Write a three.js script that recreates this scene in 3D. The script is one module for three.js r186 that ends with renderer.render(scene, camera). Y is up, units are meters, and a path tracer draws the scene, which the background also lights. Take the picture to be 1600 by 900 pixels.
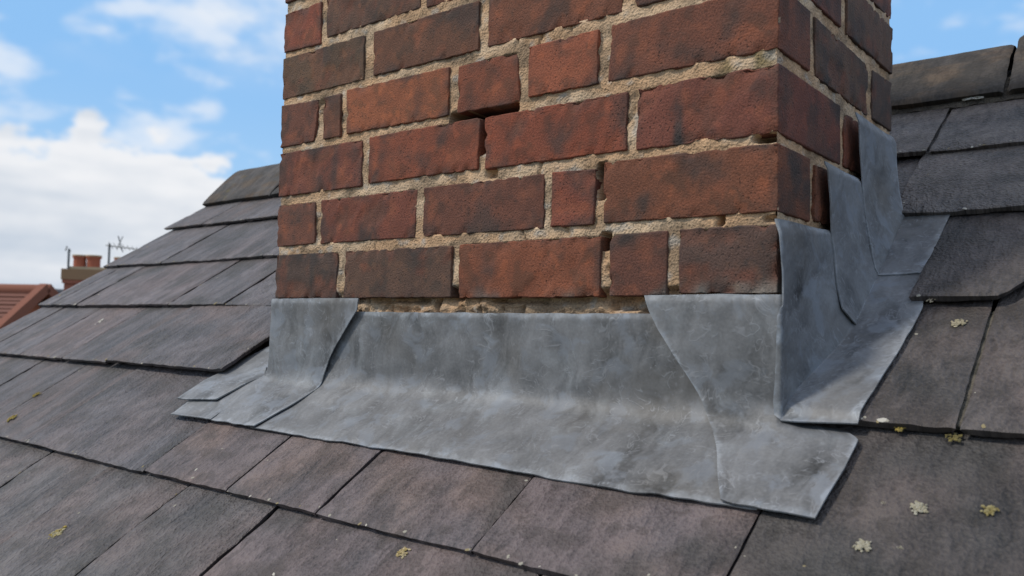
import * as THREE from 'three';
import { mergeGeometries } from 'three/addons/utils/BufferGeometryUtils.js';

// ------------------------------------------------------------------ camera, sky, sun, exposure
const scene = new THREE.Scene();
const camera = new THREE.PerspectiveCamera(38.285, 16 / 9, 0.05, 3000);
camera.quaternion.setFromRotationMatrix(new THREE.Matrix4().makeBasis(
  new THREE.Vector3(0.77909288, 0.02150147, -0.62653969),
  new THREE.Vector3(0.0137889, 0.99858215, 0.05141545),
  new THREE.Vector3(0.62675686, -0.04869671, 0.77769176)));
camera.position.set(0.28757, -0.03273, 0.74553);
camera.focus = 0.98;
camera.userData.fStop = 9;

const renderer = new THREE.WebGLRenderer();
renderer.toneMapping = THREE.LinearToneMapping;
renderer.toneMappingExposure = 1.14;
renderer.shadowMap.enabled = true;

const sun = new THREE.DirectionalLight(new THREE.Color().setRGB(1, 0.92, 0.8), 2.1);
sun.position.set(-3.2, 6.2, 4.2);
sun.castShadow = true; sun.shadow.radius = 14;
sun.shadow.mapSize.set(2048, 2048);
Object.assign(sun.shadow.camera, { left: -4, right: 4, top: 4, bottom: -4, near: 0.1, far: 30 });
scene.add(sun, sun.target);

// ------------------------------------------------------------------ noise
let seed = 12345;
const rnd = () => { seed = (seed * 1664525 + 1013904223) >>> 0; return seed / 4294967296; };
const rr = (a, b) => a + (b - a) * rnd();
const PERM = new Uint8Array(512);
{ const t = [...Array(256).keys()]; for (let i = 255; i > 0; i--) { const j = Math.floor(rnd() * (i + 1)); [t[i], t[j]] = [t[j], t[i]]; } for (let i = 0; i < 512; i++) PERM[i] = t[i & 255]; }
const G2 = new Float32Array(512); for (let i = 0; i < 256; i++) { const a = i / 256 * Math.PI * 2; G2[2 * i] = Math.cos(a); G2[2 * i + 1] = Math.sin(a); }
const fade = t => t * t * t * (t * (t * 6 - 15) + 10);
const md = (a, n) => ((a % n) + n) % n;
function pn2(x, y, px, py, sd = 0) {                      // periodic gradient noise, about -0.7..0.7
  const xi = Math.floor(x), yi = Math.floor(y), fx = x - xi, fy = y - yi;
  const x0 = md(xi, px), x1 = x0 + 1 === px ? 0 : x0 + 1, y0 = md(yi, py), y1 = y0 + 1 === py ? 0 : y0 + 1;
  const A = PERM[(x0 + sd) & 255], B = PERM[(x1 + sd) & 255];
  const h0 = PERM[(A + y0) & 255] << 1, h1 = PERM[(B + y0) & 255] << 1, h2 = PERM[(A + y1) & 255] << 1, h3 = PERM[(B + y1) & 255] << 1;
  const u = fade(fx), v = fade(fy);
  const a = G2[h0] * fx + G2[h0 + 1] * fy, b = G2[h1] * (fx - 1) + G2[h1 + 1] * fy, c = G2[h2] * fx + G2[h2 + 1] * (fy - 1), d = G2[h3] * (fx - 1) + G2[h3 + 1] * (fy - 1);
  const ab = a + u * (b - a); return ab + v * (c + u * (d - c) - ab);
}
function fb2(x, y, px, py, oct, sd = 0, gain = 0.5) {
  let s = 0, a = 1; for (let o = 0; o < oct; o++) { s += a * pn2(x, y, px, py, sd + o * 37); a *= gain; x *= 2; y *= 2; px *= 2; py *= 2; } return s;
}
const G3 = new Float32Array([1, 1, 0, -1, 1, 0, 1, -1, 0, -1, -1, 0, 1, 0, 1, -1, 0, 1, 1, 0, -1, -1, 0, -1, 0, 1, 1, 0, -1, 1, 0, 1, -1, 0, -1, -1, 1, 1, 0, -1, 1, 0, 0, -1, 1, 0, -1, -1]);
const gr3 = (h, a, b, c) => { const q = (h & 15) * 3; return G3[q] * a + G3[q + 1] * b + G3[q + 2] * c; };
function n3(x, y, z) {
  const xi = Math.floor(x), yi = Math.floor(y), zi = Math.floor(z), fx = x - xi, fy = y - yi, fz = z - zi, gx = fx - 1, gy = fy - 1, gz = fz - 1;
  const u = fade(fx), v = fade(fy), w = fade(fz), Y = yi & 255, Y1 = (Y + 1) & 255, Z = zi & 255, Z1 = (Z + 1) & 255;
  const A = PERM[xi & 255], B = PERM[(xi + 1) & 255], AA = PERM[A + Y], AB = PERM[A + Y1], BA = PERM[B + Y], BB = PERM[B + Y1];
  const p0 = gr3(PERM[AA + Z], fx, fy, fz), p1 = gr3(PERM[BA + Z], gx, fy, fz), p2 = gr3(PERM[AB + Z], fx, gy, fz), p3 = gr3(PERM[BB + Z], gx, gy, fz);
  const q0 = gr3(PERM[AA + Z1], fx, fy, gz), q1 = gr3(PERM[BA + Z1], gx, fy, gz), q2 = gr3(PERM[AB + Z1], fx, gy, gz), q3 = gr3(PERM[BB + Z1], gx, gy, gz);
  const a = p0 + u * (p1 - p0), b = p2 + u * (p3 - p2), c = q0 + u * (q1 - q0), d = q2 + u * (q3 - q2), e = a + v * (b - a), f = c + v * (d - c);
  return e + w * (f - e);
}
const fb3 = (x, y, z, o) => { let s = 0, a = 1; for (let i = 0; i < o; i++) { s += a * n3(x, y, z); a *= 0.5; x *= 2.03; y *= 2.03; z *= 2.03; } return s; };
const sst = (a, b, x) => { const t = Math.min(1, Math.max(0, (x - a) / (b - a))); return t * t * (3 - 2 * t); };
const clamp = (x, a, b) => Math.min(b, Math.max(a, x));
const mix = (a, b, t) => a + (b - a) * t;
const mix3 = (a, b, t) => [mix(a[0], b[0], t), mix(a[1], b[1], t), mix(a[2], b[2], t)];

// ------------------------------------------------------------------ the sky: blue air, a bank of cumulus low down, wisps above, added cloud cover overhead
{
  const W = 2048, H = 1024, data = new Float32Array(W * H * 4);
  const bank = [[-180, 10], [-71, 11.6], [-67, 11.4], [-64.5, 11.2], [-62.6, 12.2], [-61.2, 10.7], [-58.5, 10.0], [-56, 9.6], [-50, 9.5], [-15, 10], [180, 10]];
  const bankAt = a => { for (let i = 1; i < bank.length; i++) if (a <= bank[i][0]) { const [p, q] = [bank[i - 1], bank[i]]; return mix(p[1], q[1], (a - p[0]) / (q[0] - p[0])); } return 10; };
  for (let j = 0; j < H; j++) {
    const el = ((j + 0.5) / H - 0.5) * Math.PI, ce = Math.cos(el), sy = Math.sin(el), eld = el * 180 / Math.PI;
    for (let i = 0; i < W; i++) {
      const th = ((i + 0.5) / W - 0.5) * Math.PI * 2, dx = ce * Math.cos(th), dz = ce * Math.sin(th);
      const az = Math.atan2(dx, -dz) * 180 / Math.PI;
      const e1 = Math.max(0, sy);
      let c = mix3([0.47, 0.7, 0.93], [0.28, 0.54, 0.9], sst(0.02, 0.3, e1));
      c = mix3(c, [0.10, 0.27, 0.66], sst(0.3, 1, e1));
      if (eld > -4) {
        const wsp = fb3(dx * 7 + 3, sy * 17 + 7, dz * 7, 5) + 0.5 * fb3(dx * 22 + 1, sy * 44 + 2, dz * 22, 4);
        const veil = sst(-0.08, 0.85, wsp) * 0.7;
        c = mix3(c, [0.84, 0.885, 0.95], veil);
        const puff = fb3(dx * 17 + 11, sy * 28, dz * 17, 6);
        const big = fb3(dx * 2.6 + 31, sy * 4.2 + 5, dz * 2.6, 5);
        const low = sst(-0.25, 0.75, (bankAt(az) + 2.6 * puff - eld) / 1.1);
        const hi = sst(-0.42, 0.15, big + 0.3 * puff - 0.3 * sst(30, 17, eld)) * sst(14, 26, eld);  // unseen overhead cloud, added so the light from above is neutral
        const cv = Math.max(low, hi * 0.92);
        const band = fb3(dx * 9 + 5, sy * 42, dz * 9 + 9, 5);
        const depth = sst(10.5, 2, eld + 2.2 * band) ;
        let cc = mix3([0.87, 0.885, 0.915], [0.58, 0.65, 0.745], clamp(0.08 + depth * 0.75 + 0.6 * band + 0.25 * puff, 0, 1));
        if (hi * 0.92 > low) cc = mix3([0.96, 0.95, 0.94], [0.7, 0.71, 0.73], sst(0.3, 0.9, big + 0.25 * band));
        c = mix3(c, cc, cv);
      }
      if (eld < 0) c = mix3(c, [0.16, 0.155, 0.14], sst(0, -3, eld));
      const o = (j * W + i) * 4, K = 0.88; data[o] = c[0] * K; data[o + 1] = c[1] * K; data[o + 2] = c[2] * K; data[o + 3] = 1;
    }
  }
  const t = new THREE.DataTexture(data, W, H, THREE.RGBAFormat, THREE.FloatType);
  t.mapping = THREE.EquirectangularReflectionMapping; t.magFilter = t.minFilter = THREE.LinearFilter; t.needsUpdate = true;
  scene.background = t; scene.environment = t;
}

// ------------------------------------------------------------------ procedural surfaces
const toS = v => { v = clamp(v, 0, 1); return 255 * (v <= 0.0031308 ? 12.92 * v : 1.055 * Math.pow(v, 1 / 2.4) - 0.055); };
function surface(N, fn) {            // fn(u, v) -> [r, g, b, height], u and v run 0..1 and wrap
  const c = new Uint8Array(N * N * 4), b = new Uint8Array(N * N * 4);
  for (let j = 0; j < N; j++) for (let i = 0; i < N; i++) {
    const q = fn(i / N, j / N), o = (j * N + i) * 4, h = clamp(q[3], 0, 1) * 255;
    c[o] = toS(q[0]); c[o + 1] = toS(q[1]); c[o + 2] = toS(q[2]); c[o + 3] = 255; b[o] = b[o + 1] = b[o + 2] = h; b[o + 3] = 255;
  }
  const mk = (d, srgb) => { const t = new THREE.DataTexture(d, N, N); t.wrapS = t.wrapT = THREE.RepeatWrapping; t.magFilter = THREE.LinearFilter; t.minFilter = THREE.LinearMipmapLinearFilter; t.generateMipmaps = true; if (srgb) t.colorSpace = THREE.SRGBColorSpace; t.needsUpdate = true; return t; };
  return [mk(c, true), mk(b, false)];
}
// maps hold tints round 0.75 that multiply the colour of each piece
const specks = (u, v, n, sd, r) => {  // sparse round specks on an n x n lattice
  const x = u * n, y = v * n, xi = Math.floor(x), yi = Math.floor(y); let best = 0;
  for (let a = -1; a <= 1; a++) for (let b = -1; b <= 1; b++) {
    const X = md(xi + a, n), Y = md(yi + b, n), h = PERM[(PERM[(X + sd) & 255] + Y + (X >> 8) * 7 + (Y >> 8) * 3) & 255], h2 = PERM[(h + 91 + Y) & 255], h3 = PERM[(h2 + X + 17) & 255];
    if (h3 > 70) continue;
    const d = Math.hypot(x - xi - a - h / 256, y - yi - b - h2 / 256) / (r * (0.4 + h3 / 70));
    if (d < 1) best = Math.max(best, 1 - d);
  } return best;
};
const [brickMap, brickBump] = surface(1024, (u, v) => {
  const f = fb2(u * 190, v * 190, 190, 190, 2, 5, 0.7), m = fb2(u * 14, v * 14, 14, 14, 4, 21), l = fb2(u * 5, v * 5, 5, 5, 3, 44);
  const pit = sst(0.3, 0.5, fb2(u * 128, v * 128, 128, 128, 2, 71)) * sst(-0.1, 0.3, l), dark = sst(0.16, 0.38, m + 0.3 * f), ora = sst(0.16, 0.5, fb2(u * 22, v * 22, 22, 22, 4, 91) - 0.1 * m);
  const sp = specks(u, v, 70, 9, 0.24);
  let c = [0.72 + 0.34 * f + 0.2 * l, 0.7 + 0.34 * f + 0.18 * l, 0.69 + 0.34 * f + 0.16 * l];
  c = mix3(c, [0.40, 0.5, 0.55], dark * 0.65); c = mix3(c, [1, 0.9, 0.78], ora * 0.6);
  c = mix3(c, [0.22, 0.26, 0.3], pit * 0.7); c = mix3(c, [0.3, 0.34, 0.36], specks(u, v, 50, 133, 0.22) * 0.7); c = mix3(c, [1, 1, 1], sp * 0.8);
  return [c[0], c[1], c[2], 0.55 + 0.28 * f + 0.2 * m - 0.45 * pit + 0.2 * sp];
});
const [mortarMap, mortarBump] = surface(512, (u, v) => {
  const f = fb2(u * 80, v * 80, 80, 80, 2, 3), m = fb2(u * 9, v * 9, 9, 9, 4, 61), g = specks(u, v, 64, 40, 0.4), d = specks(u, v, 50, 80, 0.35);
  const w = sst(0.15, 0.45, fb2(u * 6, v * 6, 6, 6, 3, 17));
  let k = 0.72 + 0.3 * f + 0.3 * m; let c = [k, k, k];
  c = mix3(c, [0.92, 0.94, 0.97], w * 0.4); c = mix3(c, [0.35, 0.36, 0.38], d * 0.6); c = mix3(c, [1, 1, 1], g * 0.5);
  return [...c, 0.5 + 0.4 * f + 0.3 * m + 0.25 * g - 0.3 * d];
});
const slateSurf = (sd, ku, kv, wav, strk) => surface(1024, (u, v) => {
  const wu = u + 0.02 * fb2(u * 4, v * 4, 4, 4, 3, sd + 3), wv = v + 0.03 * fb2(u * 3, v * 3, 3, 3, 3, sd + 9);
  const s1 = fb2(wu * ku, wv * kv, ku, kv, 5, sd), s2 = fb2(wu * ku * 3, wv * kv * 2, ku * 3, kv * 2, 4, sd + 50);
  const cl = fb2(u * 4, v * 4, 4, 4, 4, sd + 77), f = fb2(u * 150, v * 110, 150, 110, 3, sd + 31, 0.7), bl = sst(0.16, 0.36, fb2(u * 15, v * 15, 15, 15, 5, sd + 201, 0.6));
  const ridge = 1 - Math.abs(fb2(wu * ku * wav, wv * kv * wav, Math.round(ku * wav), Math.round(kv * wav), 4, sd + 13)) * 2.2;
  const rl = sst(0.72, 0.98, ridge) * strk, sp = specks(u, v, 84, sd + 5, 0.24) * (cl > 0 ? 1 : 0.4);
  const dk = sst(0.12, 0.5, fb2(u * 6, v * 6, 6, 6, 5, sd + 99));
  const s3 = fb2(wu * ku * 8, wv * kv * 3, ku * 8, kv * 3, 3, sd + 150, 0.65); let k = 0.7 + 0.42 * s1 + 0.26 * s2 + 0.34 * s3 + 0.3 * f; let c = [k + 0.08 * cl, k, k + 0.02 - 0.04 * cl];
  c = mix3(c, [0.38, 0.38, 0.37], dk * 0.6); c = mix3(c, [0.34, 0.34, 0.33], bl * 0.5); c = mix3(c, [1, 1, 1], rl * 0.5 * sst(-0.1, 0.3, cl + s1)); c = mix3(c, [1, 1, 0.92], sp * 0.8);
  const tq = (s1 * 0.8 + cl * 0.5 + s2 * 0.3) * 5 + 20, tf = tq - Math.floor(tq), ter = (Math.floor(tq) - 20 + sst(0.44, 0.56, tf)) / 5; const ln = sst(0.1, 0, Math.abs(tf - 0.5)) * strk;
  c = mix3(c, [1, 1, 0.98], ln * 0.16 * sst(0, 0.3, fb2(u * 9, v * 9, 9, 9, 3, sd + 171)));
  return [...c, 0.5 + 0.2 * ter + 0.16 * s1 + 0.2 * s2 + 0.26 * s3 + 0.26 * f + 0.16 * rl - 0.1 * dk];
});
const slateTex = [slateSurf(0, 16, 3, 2, 0.7), slateSurf(40, 7, 5, 3, 1.0), slateSurf(120, 6, 4, 2, 0.35)];
const [leadMap, leadBump] = surface(1024, (u, v) => {
  const l = fb2(u * 3, v * 3, 3, 3, 4, 7), m = fb2(u * 11, v * 11, 11, 11, 4, 33), f = fb2(u * 190, v * 190, 190, 190, 2, 55);
  const wu = u + 0.03 * m, wv = v + 0.03 * fb2(u * 8, v * 8, 8, 8, 3, 12);
  const r1 = 1 - Math.abs(fb2(wu * 44, wv * 22, 44, 22, 3, 88)) * 2.6, r2 = 1 - Math.abs(fb2(wu * 22, wv * 52, 22, 52, 3, 143)) * 2.6;
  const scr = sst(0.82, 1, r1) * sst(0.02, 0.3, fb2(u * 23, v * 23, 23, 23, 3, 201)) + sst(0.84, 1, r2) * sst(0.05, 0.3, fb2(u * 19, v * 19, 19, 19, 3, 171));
  const wh = sst(0.08, 0.5, fb2(wu * 16, wv * 16, 16, 16, 5, 66, 0.6)), br = sst(0.12, 0.5, fb2(u * 4, v * 4, 4, 4, 4, 111)), sp = specks(u, v, 64, 77, 0.16);
  const st = fb2(wu * 60, wv * 9, 60, 9, 4, 181), dk = sst(0.15, 0.5, fb2(wu * 9, wv * 5, 9, 5, 5, 222)); const fl = specks(u * 1, v, 44, 19, 0.3); const k = 0.66 + 0.2 * l + 0.26 * m + 0.12 * f + 0.18 * st - 0.26 * dk; let c = [k, k, k];
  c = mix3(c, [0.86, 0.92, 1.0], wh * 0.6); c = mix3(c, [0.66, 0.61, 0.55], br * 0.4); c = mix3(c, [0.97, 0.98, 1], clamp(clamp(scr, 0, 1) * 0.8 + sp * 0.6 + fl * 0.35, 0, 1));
  return [...c, 0.45 + 0.32 * m + 0.012 * f + 0.05 * scr + 0.12 * l];
});
const std = o => new THREE.MeshStandardMaterial(o);
const brickMat = std({ map: brickMap, bumpMap: brickBump, bumpScale: 0.0011, roughness: 0.86, vertexColors: true });
const mortarMat = std({ map: mortarMap, bumpMap: mortarBump, bumpScale: 0.002, roughness: 0.95, vertexColors: true });
const slateMat = slateTex.map(([m, b], i) => std({ map: m, bumpMap: b, bumpScale: [0.0034, 0.0046, 0.003][i], roughness: [0.62, 0.6, 0.68][i], vertexColors: true }));
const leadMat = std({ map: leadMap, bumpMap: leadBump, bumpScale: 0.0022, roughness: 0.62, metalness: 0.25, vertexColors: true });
const ridgeMat = std({ map: slateTex[2][0], bumpMap: mortarBump, bumpScale: 0.0012, roughness: 0.85, vertexColors: true });
const plain = (r, g, b, rough = 0.85, metal = 0) => std({ color: new THREE.Color().setRGB(r, g, b), roughness: rough, metalness: metal });

// ------------------------------------------------------------------ helpers
const taken = {};
const numbered = n => { const k = taken[n] = (taken[n] ?? -1) + 1; return k ? `${n}_${String(k).padStart(3, '0')}` : n; };
function thing(name, label, category, group) { const g = new THREE.Group(); g.name = numbered(name); scene.add(g); g.userData = { label, category }; if (group) g.userData.group = group; return g; }
function mesh(name, geo, mat, parent) { const m = new THREE.Mesh(geo, mat); m.name = name; m.castShadow = m.receiveShadow = true; parent.add(m); return m; }
function one(name, geo, mat, label, category, group) { const m = mesh(numbered(name), geo, mat, scene); m.userData = { label, category }; if (group) m.userData.group = group; return m; }
function structure(name, geo, mat) { const m = mesh(name, geo, mat, scene); m.userData = { kind: 'structure' }; return m; }
function geom(pos, idx, uv, col) {
  const g = new THREE.BufferGeometry(); g.setAttribute('position', new THREE.Float32BufferAttribute(pos, 3)); g.setAttribute('uv', new THREE.Float32BufferAttribute(uv, 2));
  if (col) g.setAttribute('color', new THREE.Float32BufferAttribute(col, 3)); g.setIndex(idx); g.computeVertexNormals(); return g;
}
// a closed sheet: upper face P(i, j), lower face thickness below it, and the four rims
function sheet(nu, nv, P, thick, uvOf, colOf) {
  const N = (nu + 1) * (nv + 1), top = [], nor = [];
  for (let j = 0; j <= nv; j++) for (let i = 0; i <= nu; i++) top.push(P(i / nu, j / nv));
  const at = (i, j) => top[j * (nu + 1) + i], V = THREE.Vector3, a = new V(), b = new V();
  for (let j = 0; j <= nv; j++) for (let i = 0; i <= nu; i++) {
    a.subVectors(at(Math.min(i + 1, nu), j), at(Math.max(i - 1, 0), j)); b.subVectors(at(i, Math.min(j + 1, nv)), at(i, Math.max(j - 1, 0)));
    nor.push(new V().crossVectors(a, b).normalize());
  }
  const pos = [], uv = [], col = [], idx = [];
  const put = (k, low) => { const p = top[k], n = nor[k], t = low ? thick : 0; pos.push(p.x - n.x * t, p.y - n.y * t, p.z - n.z * t); const i = k % (nu + 1) / nu, j = Math.floor(k / (nu + 1)) / nv; uv.push(...uvOf(i, j, p)); col.push(...colOf(i, j, p)); return pos.length / 3 - 1; };
  for (let k = 0; k < N; k++) put(k, false);
  for (let k = 0; k < N; k++) put(k, true);
  for (let j = 0; j < nv; j++) for (let i = 0; i < nu; i++) { const k = j * (nu + 1) + i, l = k + 1, m = k + nu + 1, n = m + 1; idx.push(k, l, n, k, n, m, N + k, N + n, N + l, N + k, N + m, N + n); }
  const rim = ks => { let p0 = -1, q0 = -1; for (const k of ks) { const p = put(k, false), q = put(k, true); if (p0 >= 0) idx.push(p0, q0, q, p0, q, p); p0 = p; q0 = q; } };
  const R = (n, f) => [...Array(n + 1).keys()].map(f);
  rim(R(nu, i => i)); rim(R(nv, j => j * (nu + 1) + nu)); rim(R(nu, i => nv * (nu + 1) + nu - i)); rim(R(nv, j => (nv - j) * (nu + 1)));
  return geom(pos, idx, uv, col);
}
// point at fraction t of a polyline
const lens = new WeakMap();
function along(pl, t) {
  let d = lens.get(pl); if (!d) { d = [0]; for (let i = 1; i < pl.length; i++) d.push(d[i - 1] + Math.hypot(pl[i][0] - pl[i - 1][0], pl[i][1] - pl[i - 1][1])); lens.set(pl, d); }
  const x = t * d.at(-1); let i = 0; while (i < pl.length - 2 && x > d[i + 1]) i++;
  const k = d[i + 1] > d[i] ? (x - d[i]) / (d[i + 1] - d[i]) : 0; return [mix(pl[i][0], pl[i + 1][0], k), mix(pl[i][1], pl[i + 1][1], k)];
}
// the same with corners rounded off (Catmull-Rom)
const smooth = (pl, n = 8) => new THREE.CatmullRomCurve3(pl.map(p => new THREE.Vector3(p[0], p[1], 0)), false, 'centripetal').getPoints(pl.length * n).map(v => [v.x, v.y]);
function coons(B, T, L, R) {          // B, T run left to right, L, R from B to T
  const c00 = B[0], c10 = B.at(-1), c01 = T[0], c11 = T.at(-1);
  return (u, v) => { const b = along(B, u), t = along(T, u), l = along(L, v), r = along(R, v); return [0, 1].map(k => (1 - v) * b[k] + v * t[k] + (1 - u) * l[k] + u * r[k] - ((1 - u) * (1 - v) * c00[k] + u * (1 - v) * c10[k] + (1 - u) * v * c01[k] + u * v * c11[k])); };
}
// denser rows near both ends of 0..1
const ends = (t, e) => { const n = 1 - 2 * e, a = 0.14; return t < a ? t / a * e : t > 1 - a ? 1 - (1 - t) / a * e : e + (t - a) / (1 - 2 * a) * n; };

// ------------------------------------------------------------------ the roof plane: x along the courses, s up the slope, h above the slates
const PHI = 34.4594 * Math.PI / 180, CP = Math.cos(PHI), SP = Math.sin(PHI), Y0 = 0.09888;
const roofP = (x, s, h) => new THREE.Vector3(x, -Y0 + s * SP + h * CP, -s * CP + h * SP);
const TILT = 0.05;                    // a slate lies on the course below, so it tilts

const roof = thing('slate_roof', 'pitched roof of overlapping dark grey slates with a ridge of dark tiles', 'roof');
{
  // boarding under both slopes, and the gable below the verge
  const mk = (pts, d) => { const sh = new THREE.Shape(pts.map(p => new THREE.Vector2(...p))); return new THREE.ExtrudeGeometry(sh, { depth: d, bevelEnabled: false }); };
  const ay = -Y0 + 0.885 * SP - 0.035, az = -0.885 * CP, fz = 1.1 * CP, fy = -Y0 - 1.1 * SP - 0.035, bz = az - (fz - az);
  // profile in (z, y), pushed along x
  const prof = [[fz, fy], [az, ay], [bz, fy], [bz, fy - 0.06], [az, ay - 0.06], [fz, fy - 0.06]];
  const g = mk(prof, 3.3); g.rotateY(-Math.PI / 2); // shape x -> +z, depth -> -x
  g.translate(1.35, 0, 0);
  mesh('roof_deck', g, plain(0.035, 0.033, 0.032), roof);
  const w = mk([[fz - 0.15, fy - 0.02], [az, ay - 0.075], [bz + 0.15, fy - 0.02], [bz + 0.15, -6.5], [fz - 0.15, -6.5]], 3.2); w.rotateY(-Math.PI / 2); w.translate(1.3, 0, 0);
  mesh('house_wall', w, plain(0.22, 0.085, 0.055), roof);
}
const flecks = [];
function slate(L, R, s0L, s0R, s1, o = {}) {
  const t = o.t ?? 0.0068, gap = 0.0006 + 0.0008 * rnd(), lift = (o.lift ?? 0) + 0.0022 * rnd(), kx = rr(-0.006, 0.006), fine = o.fine ?? 1;
  const sd = rnd() * 50, a = L + gap + rr(0, 0.001), b = R - gap - rr(0, 0.001), sk = o.skew ?? rr(-0.003, 0.003);
  const B = o.bottom ?? [[a, s0L], [b, s0R]], c00 = B[0], c10 = B.at(-1);
  const Lf = [c00, [a + sk, s1]], Rt = o.right ?? [c10, [b + sk * 0.6, s1]], T = [Lf.at(-1), Rt.at(-1)];
  const f = coons(B, T, Lf, Rt), w = R - L, nu = Math.max(8, Math.round(w / 0.007 * fine)), nv = Math.max(10, Math.round((s1 - s0L) / 0.008 * fine));
  const mt = o.mat ?? 0, riv = [0.0009, 0.0018, 0.0006][mt], hue = o.col ?? [0.1, 0.097, 0.107], k = rr(0.8, 1.18), c0 = [hue[0] * k * 1.3, hue[1] * k * 1.22, hue[2] * k * 1.18], ou = rnd() * 3, ov = rnd() * 3;
  const alt = (o.alt ?? [0.115, 0.092, 0.09]).map((v, i) => v * [1.32, 1.24, 1.2][i]);
  const P = (i, j) => {
    const u = ends(i, 0.02), v = ends(j, 0.02), [x, s] = f(u, v), du = Math.min(u, 1 - u) * w, dt = v * (s1 - s0L);
    const rag = 0.0009 * n3(x * 120, s * 120, sd) + 0.0008 * n3(x * 30, s * 30, sd + 9);
    const ex = sst(0.02, 0, du) * rag * 0.8, es = sst(0.02, 0, dt) * (rag * 0.8 + 0.0004 * n3(x * 50, 3, sd));
    let h = lift - (s - (s0L + s0R) / 2) * TILT + kx * (x - (L + R) / 2) + riv * fb3(x * (mt === 0 ? 26 : 14), s * (mt === 0 ? 5 : 18), sd, 3);
    h -= 0.0014 * Math.max(0, 1 - dt / 0.005) ** 2 * (0.7 + 0.8 * n3(x * 45, s, sd + 4)) + 0.0008 * Math.max(0, 1 - du / 0.003) ** 2;
    const flake = n3(x * 22, s * 30, sd + 30); h -= sst(0.25, 0.45, flake) * sst(0.02, 0.003, Math.min(dt, du)) * 0.0012;
    return roofP(x + ex, s + es, h);
  };
  const col = (i, j, p) => {
    const s = -p.z / CP, x = p.x, st = mt === 0 ? fb3(x * 22, s * 3.2, sd + 60, 4) : fb3(x * 9, s * 8, sd + 60, 4), d = fb3(x * 8 + 5, s * 8, sd, 4);
    let c = mix3(c0, alt, sst(-0.1, 0.5, st) * (o.am ?? 0.6)); c = mix3(c, [0.05, 0.048, 0.047], sst(0.15, 0.65, d) * 0.7);
    return c;
  };
  const uvo = (i, j, p) => [(p.x + ou) / 0.5, (-p.z / CP + ov) / 0.5];
  if (fine === 1) for (let k = 0; k < 8; k++) {
    const i = rr(0.04, 0.96), tail = rnd() < 0.6, j = ends(0, 0) + (tail ? rr(0.005, 0.1) : rr(0.1, 0.5)), p = P(i, j);
    flecks.push([p, rr(0.0005, 0.0015) * (tail ? 1.15 : 1) * (rnd() < 0.1 ? 1.8 : 1), rnd()]);
  }
  return mesh('slate', sheet(nu, nv, P, t, uvo, col), slateMat[mt], roof);
}
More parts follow.
